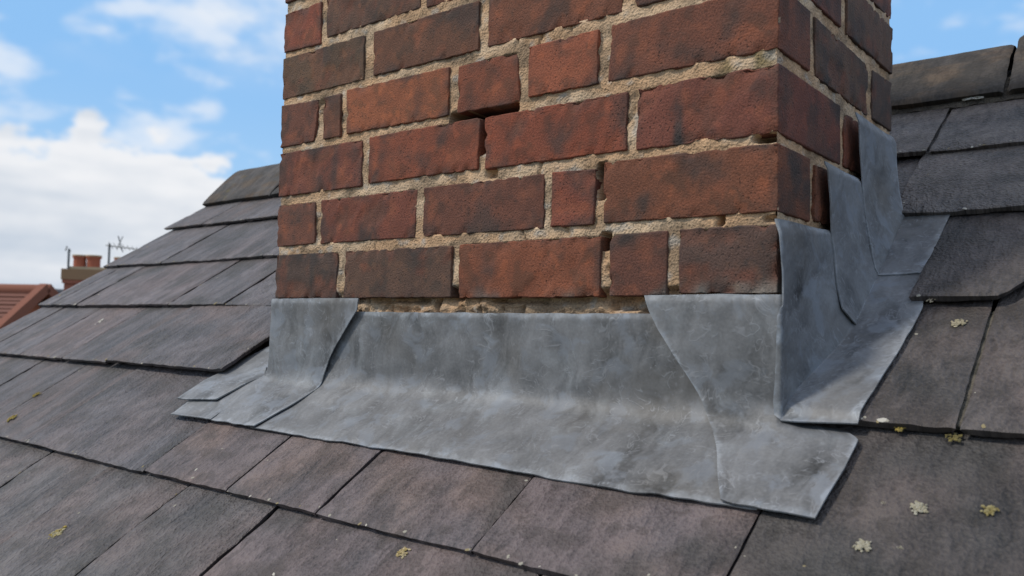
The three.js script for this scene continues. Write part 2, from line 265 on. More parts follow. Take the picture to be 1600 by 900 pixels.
{
  const blue = [0.094, 0.092, 0.103], violet = [0.108, 0.094, 0.1], brown = [0.078, 0.071, 0.07], grey = [0.088, 0.085, 0.089];
  const row = (xs, s0, s1, f) => { for (let i = 1; i < xs.length; i++) slate(xs[i - 1], xs[i], s0, s0, s1, f((xs[i] + xs[i - 1]) / 2, i)); };
  const far = x => (x > 0.45 || x < -1.8 ? 0.4 : 1);
  // below the frame, for steps to the side
  row([-1.985, -1.7, -1.42, -1.16, -0.9, -0.66, -0.4, -0.16, 0.1, 0.36, 0.62, 0.9, 1.3], -0.825, -0.44, x => ({ fine: 0.35, col: grey }));
  row([-1.985, -1.83, -1.56, -1.3, -1.02, -0.78, -0.54, -0.28, -0.02, 0.22, 0.5, 0.76, 1.02, 1.3], -0.632, -0.24, x => ({ fine: 0.35, col: grey }));
  row([-1.985, -1.74, -1.51, -1.28, -1.067, -0.879, -0.676, -0.494, -0.294, -0.128, 0.1, 0.32, 0.58, 0.82, 1.06, 1.3], -0.435, -0.05, x => ({ col: x < -0.55 ? grey : violet, mat: x < -0.55 ? 1 : 2, fine: far(x) }));
  // the course under the apron
  row([-1.985, -1.75, -1.543, -1.35, -1.155, -0.778], -0.231, 0.15, x => ({ col: blue, mat: x > -1 ? 1 : 0, am: x > -1 ? 0.35 : 0.6, lift: -0.0014 }));
  row([-0.778, -0.587, -0.419, -0.202, 0.025], -0.229, -0.005, x => ({ lift: -0.0014, col: violet, mat: 2, am: 1, alt: [0.125, 0.1, 0.095] }));
  row([0.025, 0.31, 0.55, 0.8, 1.05, 1.3], -0.229, 0.15, x => ({ lift: -0.0014, col: brown, mat: 2, alt: [0.1, 0.085, 0.082], fine: far(x) }));
  row([-1.985, -1.85, -1.647, -1.444, -1.257, -0.868], -0.022, 0.34, (x, i) => ({ col: i === 3 ? violet : blue, mat: x > -1.2 ? 1 : 0, am: 0.7, lift: x > -1.2 ? 0.0055 : 0 }));
  row([0.018, 0.149, 0.4, 0.65, 0.9, 1.3], -0.009, 0.36, x => ({ col: brown, mat: 2, alt: x > 0.15 ? [0.12, 0.09, 0.088] : [0.09, 0.08, 0.078], skew: 0.0015, fine: far(x), t: 0.008 }));
  row([-1.985, -1.907, -1.77, -1.346, -1.14, -0.95, -0.785], 0.177, 0.54, (x, i) => ({ col: i === 3 ? violet : blue, mat: x > -1.2 ? 1 : 0, alt: [0.125, 0.118, 0.13] }));
  // a slate with its lower corner broken off
  slate(0.0765, 0.262, 0.184, 0.184, 0.54, { col: brown, mat: 2, lift: 0.0035, alt: [0.085, 0.077, 0.075], skew: 0.006,
    bottom: [[0.0765, 0.184], [0.12, 0.1835], [0.152, 0.1845], [0.159, 0.188], [0.172, 0.211], [0.2, 0.248], [0.262, 0.3]] });
  row([0.265, 0.5, 0.74, 1.0, 1.3], 0.184, 0.54, x => ({ col: brown, mat: 2, fine: far(x) }));
  row([-1.99, -1.908, -1.687, -1.256, -1.02, -0.785], 0.373, 0.72, (x, i) => ({ col: blue, mat: 0, alt: [0.125, 0.118, 0.13] }));
  row([0.02, 0.33, 0.57, 0.8, 1.05, 1.3], 0.368, 0.73, x => ({ col: [0.108, 0.1, 0.095], mat: 1, alt: [0.155, 0.146, 0.14], am: 0.8, lift: 0.003, fine: far(x) }));
  slate(-0.3, 0.036, 0.425, 0.425, 0.73, { col: [0.105, 0.102, 0.102], mat: 1, lift: -0.005, fine: 0.5 });
  row([-2.01, -1.808, -1.603, -1.38, -1.16, -0.93], 0.59, 0.88, x => ({ col: blue, mat: 0 }));
  row([-0.93, -0.66, -0.42, -0.2, 0.027, 0.27, 0.53, 0.78, 1.03, 1.3], 0.557, 0.88, x => ({ col: [0.103, 0.096, 0.092], mat: 1, alt: [0.152, 0.144, 0.14], am: 0.8, fine: x < -0.25 ? 0.4 : far(x) }));
}
{ // old mortar packed into the wide joint beside the stepped lead
  const g = sheet(6, 60, (i, j) => { const s = mix(-0.002, 0.182, j), x = 0.1482 + 0.0016 * j + (i - 0.5) * 0.011; return roofP(x, s, -0.0035 - (s + 0.009) * TILT + 0.0012 * fb3(x * 90, s * 60, 4, 3) - 0.001 * Math.abs(i - 0.5)); }, 0.004, (i, j) => [i * 0.05, j], (i, j, p) => mix3([0.15, 0.135, 0.11], [0.08, 0.075, 0.06], sst(-0.1, 0.4, fb3(p.x * 60, p.y * 60, p.z * 60, 3))));
  mesh('joint_mortar', g, mortarMat, roof);
}
{ // crusts of lichen too small to count, most of them along the tails
  const ball = new THREE.IcosahedronGeometry(1, 1), out = [];
  for (const [p, r, q] of flecks) {
    const g = ball.clone(), A = g.attributes.position, c = [], hue = q < 0.6 ? [0.3, 0.285, 0.24] : q < 0.85 ? [0.24, 0.2, 0.11] : [0.45, 0.43, 0.38], a = q * 40, st = 1 + q;
    for (let i = 0; i < A.count; i++) { const k = 1 + 0.6 * n3(A.getX(i) * 1.7 + q * 90, A.getY(i) * 1.7, A.getZ(i) * 1.7), x = A.getX(i) * k * r * st, z = A.getZ(i) * k * r; A.setXYZ(i, x * Math.cos(a) - z * Math.sin(a), A.getY(i) * r * 0.28, x * Math.sin(a) + z * Math.cos(a)); c.push(...hue); }
    g.setAttribute('color', new THREE.Float32BufferAttribute(c, 3)); g.computeVertexNormals(); g.rotateX(PHI); g.translate(p.x, p.y, p.z); out.push(g);
  }
  mesh('lichen_flecks', mergeGeometries(out), std({ roughness: 0.95, vertexColors: true }), roof).userData.kind = 'stuff';
}
// ridge tiles: two wings and a rounded top, bedded in mortar
{
  const wing = 0.155, ax = 0.886, R = 0.03;
  const prof = lift => { // points (s-like z, y) of the outer face, from the front lip over the top to the back lip
    const pts = [], zA = -ax * CP, yA = -Y0 + ax * SP + 0.03 + lift;
    for (let i = 0; i <= 44; i++) { const d = (i / 44 - 0.5) * 2 * wing, q = Math.sqrt(d * d + R * R) - R * 0.72; pts.push([zA + d * CP, yA - q * (0.778 + lift / 0.1365)]); }
    return pts.map(([z, y]) => [z, y]);
  };
  const tile = (x0, x1, lift, sd, hue) => {
    const pr = prof(lift), k = rr(0.9, 1.1);
    const P = (i, j) => { const q = along(pr, 1 - j), x = mix(x0, x1, i), e = Math.min(i, 1 - i) * (x1 - x0), lip = Math.min(j, 1 - j); return new THREE.Vector3(x + 0.002 * n3(q[0] * 40, sd, 1) * sst(0.03, 0, e), q[1] + 0.0012 * fb3(x * 14, q[0] * 30, sd, 3) - 0.003 * Math.max(0, 1 - e / 0.006) ** 2 - 0.004 * Math.max(0, 1 - lip / 0.02) ** 2, q[0]); };
    const g = sheet(90, 60, P, 0.016, (i, j, p) => [(p.x + sd) / 0.5, (j * wing * 2 + sd) / 0.5], (i, j, p) => mix3(mix3(hue.map(v => v * k), [0.105, 0.075, 0.05], sst(-0.05, 0.5, fb3(p.x * 16, j * 9, sd, 4)) * 0.8), [0.2, 0.16, 0.03], sst(0.5, 0.8, fb3(p.x * 22 + 9, j * 14, sd + 7, 3)) * sst(-1.85, -1.95, p.x)));
    mesh('ridge_tile', g, ridgeMat, roof);
  };
  const xs = [-2.01, -1.665, -1.225, -0.785, -0.342, 0.098, 0.54, 0.98, 1.32];
  for (let i = 1; i < xs.length; i++) tile(xs[i - 1] + 0.003, xs[i] - 0.003, i === 6 ? 0.012 : i === 1 ? 0.02 : 0, i * 7.3, i < 3 ? [0.075, 0.07, 0.068] : [0.062, 0.054, 0.047]);
  // bedding mortar under the lips
  const bed = (x0, x1, sd) => sheet(Math.round((x1 - x0) / 0.006), 10, (i, j) => { const x = mix(x0, x1, i), s = mix(x < -1 ? 0.752 : 0.728, 0.79, j), c = fb3(x * 30, s * 40, sd, 3); return roofP(x, s + 0.006 * n3(x * 20, 4, sd) * (1 - j), -0.006 + 0.012 * Math.sqrt(j) + 0.005 * c); }, 0.012, (i, j, p) => [p.x / 0.2, j * 0.2], (i, j, p) => mix3([0.085, 0.072, 0.058], [0.16, 0.14, 0.11], sst(0, 0.5, fb3(p.x * 40, j * 3, sd, 3))));
  mesh('ridge_bedding', bed(-1.99, 1.3, 3), mortarMat, roof);
}

// ------------------------------------------------------------------ the chimney stack
const stack = thing('chimney_stack', 'weathered red brick chimney stack with crumbling mortar rising through the slate roof', 'chimney');
const W = 0.77, D = 0.39, CH = 0.075, TOPROW = 9;
const FOOT = new Map();
const TONE = { r: [0.27, 0.08, 0.042], o: [0.34, 0.112, 0.056], m: [0.215, 0.071, 0.042], p: [0.18, 0.07, 0.046], d: [0.14, 0.078, 0.054], k: [0.112, 0.07, 0.055] };
// q = [TL, TR, BL, BR] on a face, (a, y) with a along the face; face frame: point(a, y, out)
function brick(q, depthIn, frame, tone, o = {}) {
  if (!FOOT.has(frame)) FOOT.set(frame, []); FOOT.get(frame).push([Math.max(q[0][0], q[2][0]), Math.min(q[1][0], q[3][0]), Math.max(q[2][1], q[3][1]), Math.min(q[0][1], q[1][1])]);
  const sd = rnd() * 60, fine = o.fine ?? 1, r = 0.0019, out = o.out ?? rr(-0.0008, 0.0014), spall = rnd() < 0.5 ? rr(0.1, 0.3) : 9;
  const w = Math.hypot(q[1][0] - q[0][0], 0), h = q[0][1] - q[2][1], dp = depthIn;
  const nx = Math.max(6, Math.round(w / 0.0042 * fine)), ny = Math.max(6, Math.round(h / 0.0042 * fine)), nz = Math.max(5, Math.round(dp / 0.0055 * fine * (o.deep ?? 0.3)));
  const dense = n => { const e = [0, 0.3, 0.7, 1]; const a = []; const inner = Math.max(2, n - 6); for (const k of e) a.push(-1 - (1 - k)); for (let i = 1; i < inner; i++) a.push(i / inner); for (const k of [...e].reverse()) a.push(2 + (1 - k)); return a; };
  const cvt = (a, L) => a.map(k => k <= -1 ? (k + 2) * r : k >= 2 ? L - (3 - k) * r : r + k * (L - 2 * r));
  const X = cvt(dense(nx), w), Y = cvt(dense(ny), h), Z = cvt(dense(nz), dp);
  const c0 = TONE[tone].map(v => v * rr(0.92, 1.08)), hot = TONE[tone === 'k' || tone === 'd' ? 'm' : 'o'];
  const pos = [], col = [], uv = [], idx = [], key = new Map(), nrm = [], ou = rnd() * 5, ov = rnd() * 5;
  const stain = o.stain;
  const place = (x, y, z) => {
    const cx = clamp(x, r, w - r), cy = clamp(y, r, h - r), cz = clamp(z, r, dp - r);
    let dx = x - cx, dy = y - cy, dz = z - cz; const l = Math.hypot(dx, dy, dz) || 1, nx_ = dx / l, ny_ = dy / l, nz_ = dz / l;
    let px = cx + nx_ * r, py = cy + ny_ * r, pz = cz + nz_ * r;
    const m = (Math.abs(nx_) > 0.02) + (Math.abs(ny_) > 0.02) + (Math.abs(nz_) > 0.02);
    let dis = 0.0006 * fb3(px * 40, py * 40 + sd, pz * 40, 3) + 0.0004 * n3(px * 160, py * 160, pz * 160 + sd);
    const ed = Math.min(Math.max(Math.min(px, w - px), 0), 1), eY = Math.min(py, h - py), e2 = Math.min(ed, eY), ez = pz;
    const edge = sst(0.009, 0.001, Math.max(e2 < 0.012 ? Math.min(e2, 0.02) : 0.02, 0)) * sst(0.02, 0, ez);
    const chip = sst(0.12, 0.5, fb3(px * 62, py * 62 + sd, pz * 62, 3));
    const sp = sst(spall, spall + 0.07, fb3(px * 18, py * 18 + sd, 5, 4)) * sst(0.003, 0, pz); dis -= sp * 0.0013 * (1 + n3(px * 150, py * 150, sd));
    if (m >= 1) dis -= edge * chip * 0.003;
    px += nx_ * dis; py += ny_ * dis; pz += nz_ * dis;
    const u = px / w, v = py / h;                              // face quad is not quite a rectangle
    const bl = q[2], br = q[3], tl = q[0], tr = q[1];
    const a = mix(mix(bl[0], br[0], u), mix(tl[0], tr[0], u), v), b = mix(mix(bl[1], br[1], u), mix(tl[1], tr[1], u), v);
    return [frame(a, b, out - pz), Math.max(chip * edge, sp * 0.55), px, py, pz];
  };
  const face = (A, B, f, uvf) => {
    const o0 = pos.length / 3;
    for (let j = 0; j < B.length; j++) for (let i = 0; i < A.length; i++) {
      const [x, y, z] = f(A[i], B[j]), [p, ch, px, py, pz] = place(x, y, z); pos.push(p.x, p.y, p.z); const [a, b] = uvf(px, py, pz); uv.push((a + ou) / 0.4, (b + ov) / 0.4);
      const n1 = fb3(px * 16, py * 16 + sd, pz * 16, 4), n2 = fb3(px * 30 + 7, py * 30, pz * 30 + sd, 4);
      let c = mix3(c0, [0.075, 0.05, 0.043], sst(0.05, 0.6, n1) * 0.75); c = mix3(c, hot, sst(0.15, 0.6, n2) * 0.55);
      const rimn = Math.min(px, w - px, py, h - py);
      c = mix3(c, [0.06, 0.046, 0.042], sst(0.012, 0.002, rimn) * sst(-0.2, 0.5, n2 + n1) * 0.6);     // sooty crust with an outline along the arrises
      c = mix3(c, [0.3, 0.105, 0.058], ch * 0.5);                                                        // fresh clay in the chips
      if (stain) for (const [sx, wd, st] of stain) c = mix3(c, [0.05, 0.046, 0.046], sst(wd, wd * 0.3, Math.abs(px / w - sx) + 0.02 * n2) * st * sst(-0.5, 0.4, n1 + 0.3));
      if (o.salt) c = mix3(c, [0.3, 0.27, 0.24], sst(0.02, 0.004, py + 0.012 * n2) * sst(-0.1, 0.4, n1 + n2) * o.salt);
      col.push(...c);
    }
    for (let j = 0; j < B.length - 1; j++) for (let i = 0; i < A.length - 1; i++) { const k = o0 + j * A.length + i, m = k + A.length; idx.push(k, k + 1, m + 1, k, m + 1, m); }
  };
  face(X, Y, (a, b) => [a, b, 0], (x, y) => [x, y]);                    // outer face
  face([...Z].reverse(), Y, (a, b) => [0, b, a], (x, y, z) => [-z, y]); // left end
  face(Z, Y, (a, b) => [w, b, a], (x, y, z) => [w + z, y]);             // right end
  face(X, Z, (a, b) => [a, h, b], (x, y, z) => [x, h + z]);             // top
  face(X, [...Z].reverse(), (a, b) => [a, 0, b], (x, y, z) => [x, -z]); // bottom
  const g = geom(pos, idx, uv, col), P = g.attributes.position, Nn = g.attributes.normal;
  for (let i = 0; i < P.count; i++) { const k = `${Math.round(P.getX(i) * 2e5)},${Math.round(P.getY(i) * 2e5)},${Math.round(P.getZ(i) * 2e5)}`; const e = key.get(k); if (e) { e[0] += Nn.getX(i); e[1] += Nn.getY(i); e[2] += Nn.getZ(i); } else key.set(k, [Nn.getX(i), Nn.getY(i), Nn.getZ(i)]); nrm.push(k); }
  for (let i = 0; i < P.count; i++) { const e = key.get(nrm[i]), l = Math.hypot(...e) || 1; Nn.setXYZ(i, e[0] / l, e[1] / l, e[2] / l); }
  return mesh('brick', g, brickMat, stack);
}
const frontF = (a, y, o) => new THREE.Vector3(a, y, o), sideF = (a, y, o) => new THREE.Vector3(o, y, -a), leftF = (a, y, o) => new THREE.Vector3(-W - o, y, a), backF = (a, y, o) => new THREE.Vector3(-a, y, -D - o);
const rect = (a0, a1, r, j = 0.0006) => { const t = (r + 1) * CH - 0.0055, b = r * CH + 0.0055; return [[a0 + rr(-j, j), t + rr(-j, j)], [a1 + rr(-j, j), t + rr(-j, j)], [a0 + rr(-j, j), b + rr(-j, j)], [a1 + rr(-j, j), b + rr(-j, j)]]; };
const FRONT = {
  0: [['k', [-0.77, 0.0698, -0.6279, 0.0693, -0.77, 0.0049, -0.6274, 0.0035], { stain: [[0.62, 0.05, 0.6]] }], ['d', [-0.6115, 0.0695, -0.4098, 0.0676, -0.6124, 0.0039, -0.4098, 0.0035]], ['r', [-0.3981, 0.0684, -0.1921, 0.0684, -0.397, 0.0026, -0.1932, 0.0025], { salt: 0.3 }], ['p', [-0.1824, 0.0685, -0.1136, 0.0693, -0.182, 0.0033, -0.1141, 0.0035], { salt: 0.7 }], ['k', [-0.1015, 0.0704, 0, 0.0693, -0.1007, 0.0053, 0, 0.0041], { salt: 1, d: 0.2 }]],
  1: [['p', [-0.77, 0.1452, -0.68, 0.1436, -0.77, 0.0819, -0.6783, 0.0825]], ['m', [-0.6684, 0.1445, -0.4729, 0.1437, -0.6681, 0.082, -0.4763, 0.0811]], ['p', [-0.4625, 0.1444, -0.2704, 0.1431, -0.4625, 0.0812, -0.2698, 0.0805]], ['r', [-0.2597, 0.1434, -0.1995, 0.1412, -0.26, 0.0814, -0.2022, 0.0802]], ['m', [-0.1912, 0.1475, 0, 0.145, -0.1907, 0.0813, 0, 0.0805], { d: 0.086 }]],
  2: [['m', [-0.77, 0.2235, -0.5825, 0.2215, -0.77, 0.1576, -0.5822, 0.157], { stain: [[0.7, 0.06, 0.6]] }], ['r', [-0.5682, 0.2232, -0.3676, 0.2215, -0.568, 0.1592, -0.3708, 0.1579]], ['r', [-0.3615, 0.2206, -0.1623, 0.2191, -0.3595, 0.1567, -0.1628, 0.1566]], ['m', [-0.1515, 0.2208, 0, 0.2202, -0.152, 0.1553, 0, 0.154], { d: 0.181, stain: [[0.32, 0.05, 0.9]] }]],
  3: [['p', [-0.77, 0.2972, -0.6805, 0.293, -0.77, 0.2324, -0.6875, 0.2323]], ['p', [-0.6689, 0.294, -0.6306, 0.2933, -0.6672, 0.2323, -0.6289, 0.2311]], ['o', [-0.6197, 0.297, -0.4219, 0.2935, -0.6166, 0.2331, -0.422, 0.231]], ['r', [-0.4077, 0.2917, -0.3132, 0.2918, -0.4079, 0.2322, -0.3087, 0.2304]], ['o', [-0.2962, 0.293, -0.1997, 0.2943, -0.2956, 0.2336, -0.1993, 0.2336]], ['m', [-0.1842, 0.2959, 0, 0.2957, -0.1879, 0.2338, 0, 0.233], { d: 0.085 }]],
  4: [['d', [-0.77, 0.3695, -0.5853, 0.3688, -0.77, 0.3062, -0.5837, 0.3053]], ['p', [-0.5655, 0.3678, -0.3742, 0.3673, -0.5641, 0.3064, -0.3733, 0.3043]], ['m', [-0.36, 0.369, -0.1705, 0.369, -0.3601, 0.3062, -0.1709, 0.3062]], ['m', [-0.156, 0.369, 0, 0.369, -0.156, 0.3076, 0, 0.3079], { d: 0.184 }]],
  5: [['r', [-0.77, 0.4385, -0.682, 0.4385, -0.77, 0.3785, -0.6802, 0.3745]], ['d', [-0.6718, 0.441, -0.478, 0.441, -0.669, 0.3811, -0.4761, 0.3811]], ['m', [-0.467, 0.441, -0.27, 0.441, -0.4667, 0.379, -0.27, 0.379]], ['m', [-0.258, 0.441, 0, 0.441, -0.258, 0.379, 0, 0.379], { d: 0.086 }]],
};
for (const [r, list] of Object.entries(FRONT)) list.forEach(([tone, a, o = {}], i) => {
  const q = [[a[0], a[1]], [a[2], a[3]], [a[4], a[5]], [a[6], a[7]]];
  brick(q, o.d ?? 0.1, frontF, tone, { ...o, deep: o.d ? 1 : 0.3, out: o.d ? 0 : i === 0 ? 0.0003 : undefined });
});
for (let r = 6; r < TOPROW; r++) { const xs = r % 2 ? [-0.77, -0.68, -0.47, -0.26, -0.2, 0] : [-0.77, -0.58, -0.37, -0.16, 0]; for (let i = 1; i < xs.length; i++) { const last = i === xs.length - 1; brick(rect(xs[i - 1] + (i > 1 ? 0.005 : 0), xs[i] - (last ? 0 : 0.005), r), last ? (r % 2 ? 0.086 : 0.181) : 0.1, frontF, 'rmpdo'[Math.floor(rnd() * 5)], { fine: 0.6, out: last ? 0 : undefined }); } }
// right side
const SIDE = {
  0: [['d', [0.212, 0.0693, 0.3, 0.0693, 0.212, 0.004, 0.3, 0.004]], ['m', [0.311, 0.0693, 0.39, 0.0693, 0.311, 0.004, 0.39, 0.004]]],
  1: [['m', [0.0995, 0.1415, 0.2, 0.1415, 0.1, 0.0828, 0.2, 0.0815]], ['p', [0.211, 0.1435, 0.39, 0.144, 0.211, 0.081, 0.39, 0.081]]],
  2: [['m', [0.1949, 0.2160, 0.29, 0.2165, 0.1965, 0.1552, 0.29, 0.1545]], ['p', [0.301, 0.2185, 0.39, 0.219, 0.301, 0.156, 0.39, 0.156]]],
  3: [['d', [0.1001, 0.295, 0.2849, 0.2925, 0.1008, 0.2332, 0.2824, 0.2305]], ['k', [0.3035, 0.2926, 0.39, 0.2975, 0.3036, 0.2318, 0.39, 0.2328]]],
  4: [['d', [0.2005, 0.3685, 0.39, 0.369, 0.2012, 0.3055, 0.39, 0.3077]]],
  5: [['m', [0.0995, 0.44, 0.286, 0.44, 0.0995, 0.379, 0.286, 0.377]], ['p', [0.3035, 0.44, 0.39, 0.44, 0.3035, 0.3784, 0.39, 0.3803]]],
};
for (const list of Object.values(SIDE)) for (const [tone, a] of list) brick([[a[0], a[1]], [a[2], a[3]], [a[4], a[5]], [a[6], a[7]]], 0.1, sideF, tone);
for (let r = 6; r < TOPROW; r++) { const xs = r % 2 ? [0.093, 0.29, 0.39] : [0.188, 0.39]; for (let i = 1; i < xs.length; i++) brick(rect(xs[i - 1] + 0.004, xs[i] - (i < xs.length - 1 ? 0.004 : 0), r), 0.1, sideF, 'mpd'[Math.floor(rnd() * 3)], { fine: 0.5 }); }
// left side and back, out of the photograph
for (let r = 0; r < TOPROW; r++) {
  const xs = r % 2 ? [-0.384, -0.2, -0.105] : [-0.384, -0.29, -0.105]; for (let i = 1; i < xs.length; i++) brick(rect(xs[i - 1] + 0.004, xs[i] - 0.004, r), 0.09, leftF, 'rmpd'[Math.floor(rnd() * 4)], { fine: 0.22 });
  const bs = r % 2 ? [0.105, 0.25, 0.46, 0.66] : [0.105, 0.33, 0.54, 0.66]; for (let i = 1; i < bs.length; i++) brick(rect(bs[i - 1] + 0.004, bs[i] - 0.004, r), 0.09, backF, 'rmpd'[Math.floor(rnd() * 4)], { fine: 0.22 });
}
// mortar: a rough recessed skin on each face; where the pointing has fallen out it drops deep into the joint
{
  const gaps = [ // x0, x1, y0, y1, depth on the front face
    [-0.4195, -0.312, 0.2215, 0.2325, 0.07], [-0.371, -0.3605, 0.177, 0.224, 0.055], [-0.2, -0.1895, 0.108, 0.146, 0.05], [-0.0605, -0.0545, 0.071, 0.081, 0.03], [-0.0255, -0.002, 0.1478, 0.1548, 0.03],
    [-0.1935, -0.182, 0.053, 0.071, 0.03], [-0.4115, -0.397, 0.0, 0.0155, 0.04], [-0.4395, -0.4325, -0.03, 0.002, 0.03], [-0.3585, -0.3415, 0.1465, 0.157, 0.014], [-0.56, -0.455, -0.003, 0.006, 0.02], [-0.35, -0.27, -0.0035, 0.006, 0.022], [-0.185, -0.135, -0.012, 0.006, 0.022], [-0.147, -0.136, -0.03, 0.006, 0.03], [-0.258, -0.2535, 0.09, 0.115, 0.02], [-0.0145, -0.001, 0.0715, 0.0765, 0.012],
  ];
  const skin = (frame, len, f0, front) => {
    const c = front ? 0.0026 : 0.0034, nu = Math.round(len / c), y0 = -0.13, y1 = TOPROW * CH, nv = Math.round((y1 - y0) / c), pos = [], uv = [], col = [], idx = [];
    for (let j = 0; j <= nv; j++) for (let i = 0; i <= nu; i++) {
      const a = f0 + len * i / nu, y = mix(y0, y1, j / nv), sd = front ? 0 : 40;
      const l1 = fb3(a * 26, y * 26 + sd, 3, 4), l2 = fb3(a * 90, y * 90, 8 + sd, 3);
      let d = 0.0026 - 0.002 * l1 - 0.0013 * l2;
      const crk = sst(0.05, 0.0, Math.abs(n3(a * 24, y * 8, 30 + sd))) * sst(0.1, 0.5, n3(a * 9, y * 9, 50)); d += crk * 0.006;
      if (front && y < 0.012) { const lump = fb3(a * 34, y * 50, 77, 3); d += 0.006 - 0.009 * lump; d += sst(0.06, 0, Math.abs(n3(a * 30, y * 6, 99))) * 0.008; }
      if (front) for (const [x0, x1, ya, yb, dd] of gaps) { const m = Math.min(a - x0, x1 - a, y - ya, yb - y) + 0.0012 * l2; if (m > -0.001) d = Math.max(d, mix(d, dd, sst(-0.001, 0.0022, m))); }
      let cover = false; for (const k of FOOT.get(frame)) if (a > k[0] + 0.0035 && a < k[1] - 0.0035 && y > k[2] + 0.0035 && y < k[3] - 0.0035) { cover = true; break; }
      if (cover) d = Math.max(d, 0.012);
      const p = frame(a, y, -Math.max(d, 0.0013 + 0.0006 * l2)); pos.push(p.x, p.y, p.z); uv.push(a / 0.2 + sd, y / 0.2);
      let m = mix3([0.62, 0.4, 0.235], [0.7, 0.52, 0.35], sst(-0.3, 0.5, fb3(a * 9, y * 30, 60 + sd, 3)));
      m = mix3(m, [0.3, 0.215, 0.14], sst(0.05, 0.4, fb3(a * 14 + 4, y * 40, 20 + sd, 3)) * 0.75);
      m = mix3(m, [0.2, 0.16, 0.05], sst(0.05, 0.4, fb3(a * 40, y * 40, 5, 3) + 0.3) * (front ? sst(0.05, 0.02, Math.hypot((a + 0.032) * 1.3, (y - 0.226) * 3)) * 0.7 : 0));
      m = mix3(m, [0.55, 0.52, 0.47], sst(0.3, 0.6, fb3(a * 50, y * 60, 45 + sd, 2)) * 0.6);
      col.push(...m);
    }
    for (let j = 0; j < nv; j++) for (let i = 0; i < nu; i++) { const k = j * (nu + 1) + i, m = k + nu + 1; idx.push(k, k + 1, m + 1, k, m + 1, m); }
    return geom(pos, idx, uv, col);
  };
  const f = skin(frontF, W - 0.006, -W + 0.003, true), s = skin(sideF, D - 0.006, 0.003, false);
  const l = skin(leftF, D - 0.008, -D + 0.004, false), b = skin(backF, W - 0.008, 0.004, false);
  const top = new THREE.BoxGeometry(W - 0.01, 0.03, D - 0.01).toNonIndexed(); top.translate(-W / 2, TOPROW * CH + 0.012, -D / 2);
  const cols = new Float32Array(top.attributes.position.count * 3).fill(0.3); top.setAttribute('color', new THREE.BufferAttribute(cols, 3));
  mesh('mortar', mergeGeometries([f, s, l, b, top].map(g => g.index ? g.toNonIndexed() : g)), mortarMat, stack);
}

// ------------------------------------------------------------------ lead work
const leadCol = (sd, base, W_ = 0.3, H_ = 0.25) => (i, j, p) => { const ed = Math.min(Math.min(i, 1 - i) * W_, Math.min(j, 1 - j) * H_), wearGlint = sst(0.009, 0.001, ed + 0.009 * fb3(p.x * 60, p.y * 60, p.z * 60 + sd, 3)); const n = fb3(p.x * 9, p.y * 9 + sd, p.z * 9, 4), m = fb3(p.x * 24 + 3, p.y * 24, p.z * 24 + sd, 3); let c = base.map(v => v * (1 + 0.14 * n)); c = mix3(c, [0.34, 0.375, 0.41], sst(0.15, 0.6, m) * 0.25); return mix3(c, [0.2, 0.185, 0.165], sst(0.2, 0.6, fb3(p.x * 6, p.y * 6, p.z * 6 + sd + 4, 3)) * 0.4).map((q, k) => mix(q, [0.46, 0.5, 0.55][k], wearGlint * 0.45)); };  // pale rims painted in: worn oxide plus light caught by the cut edge
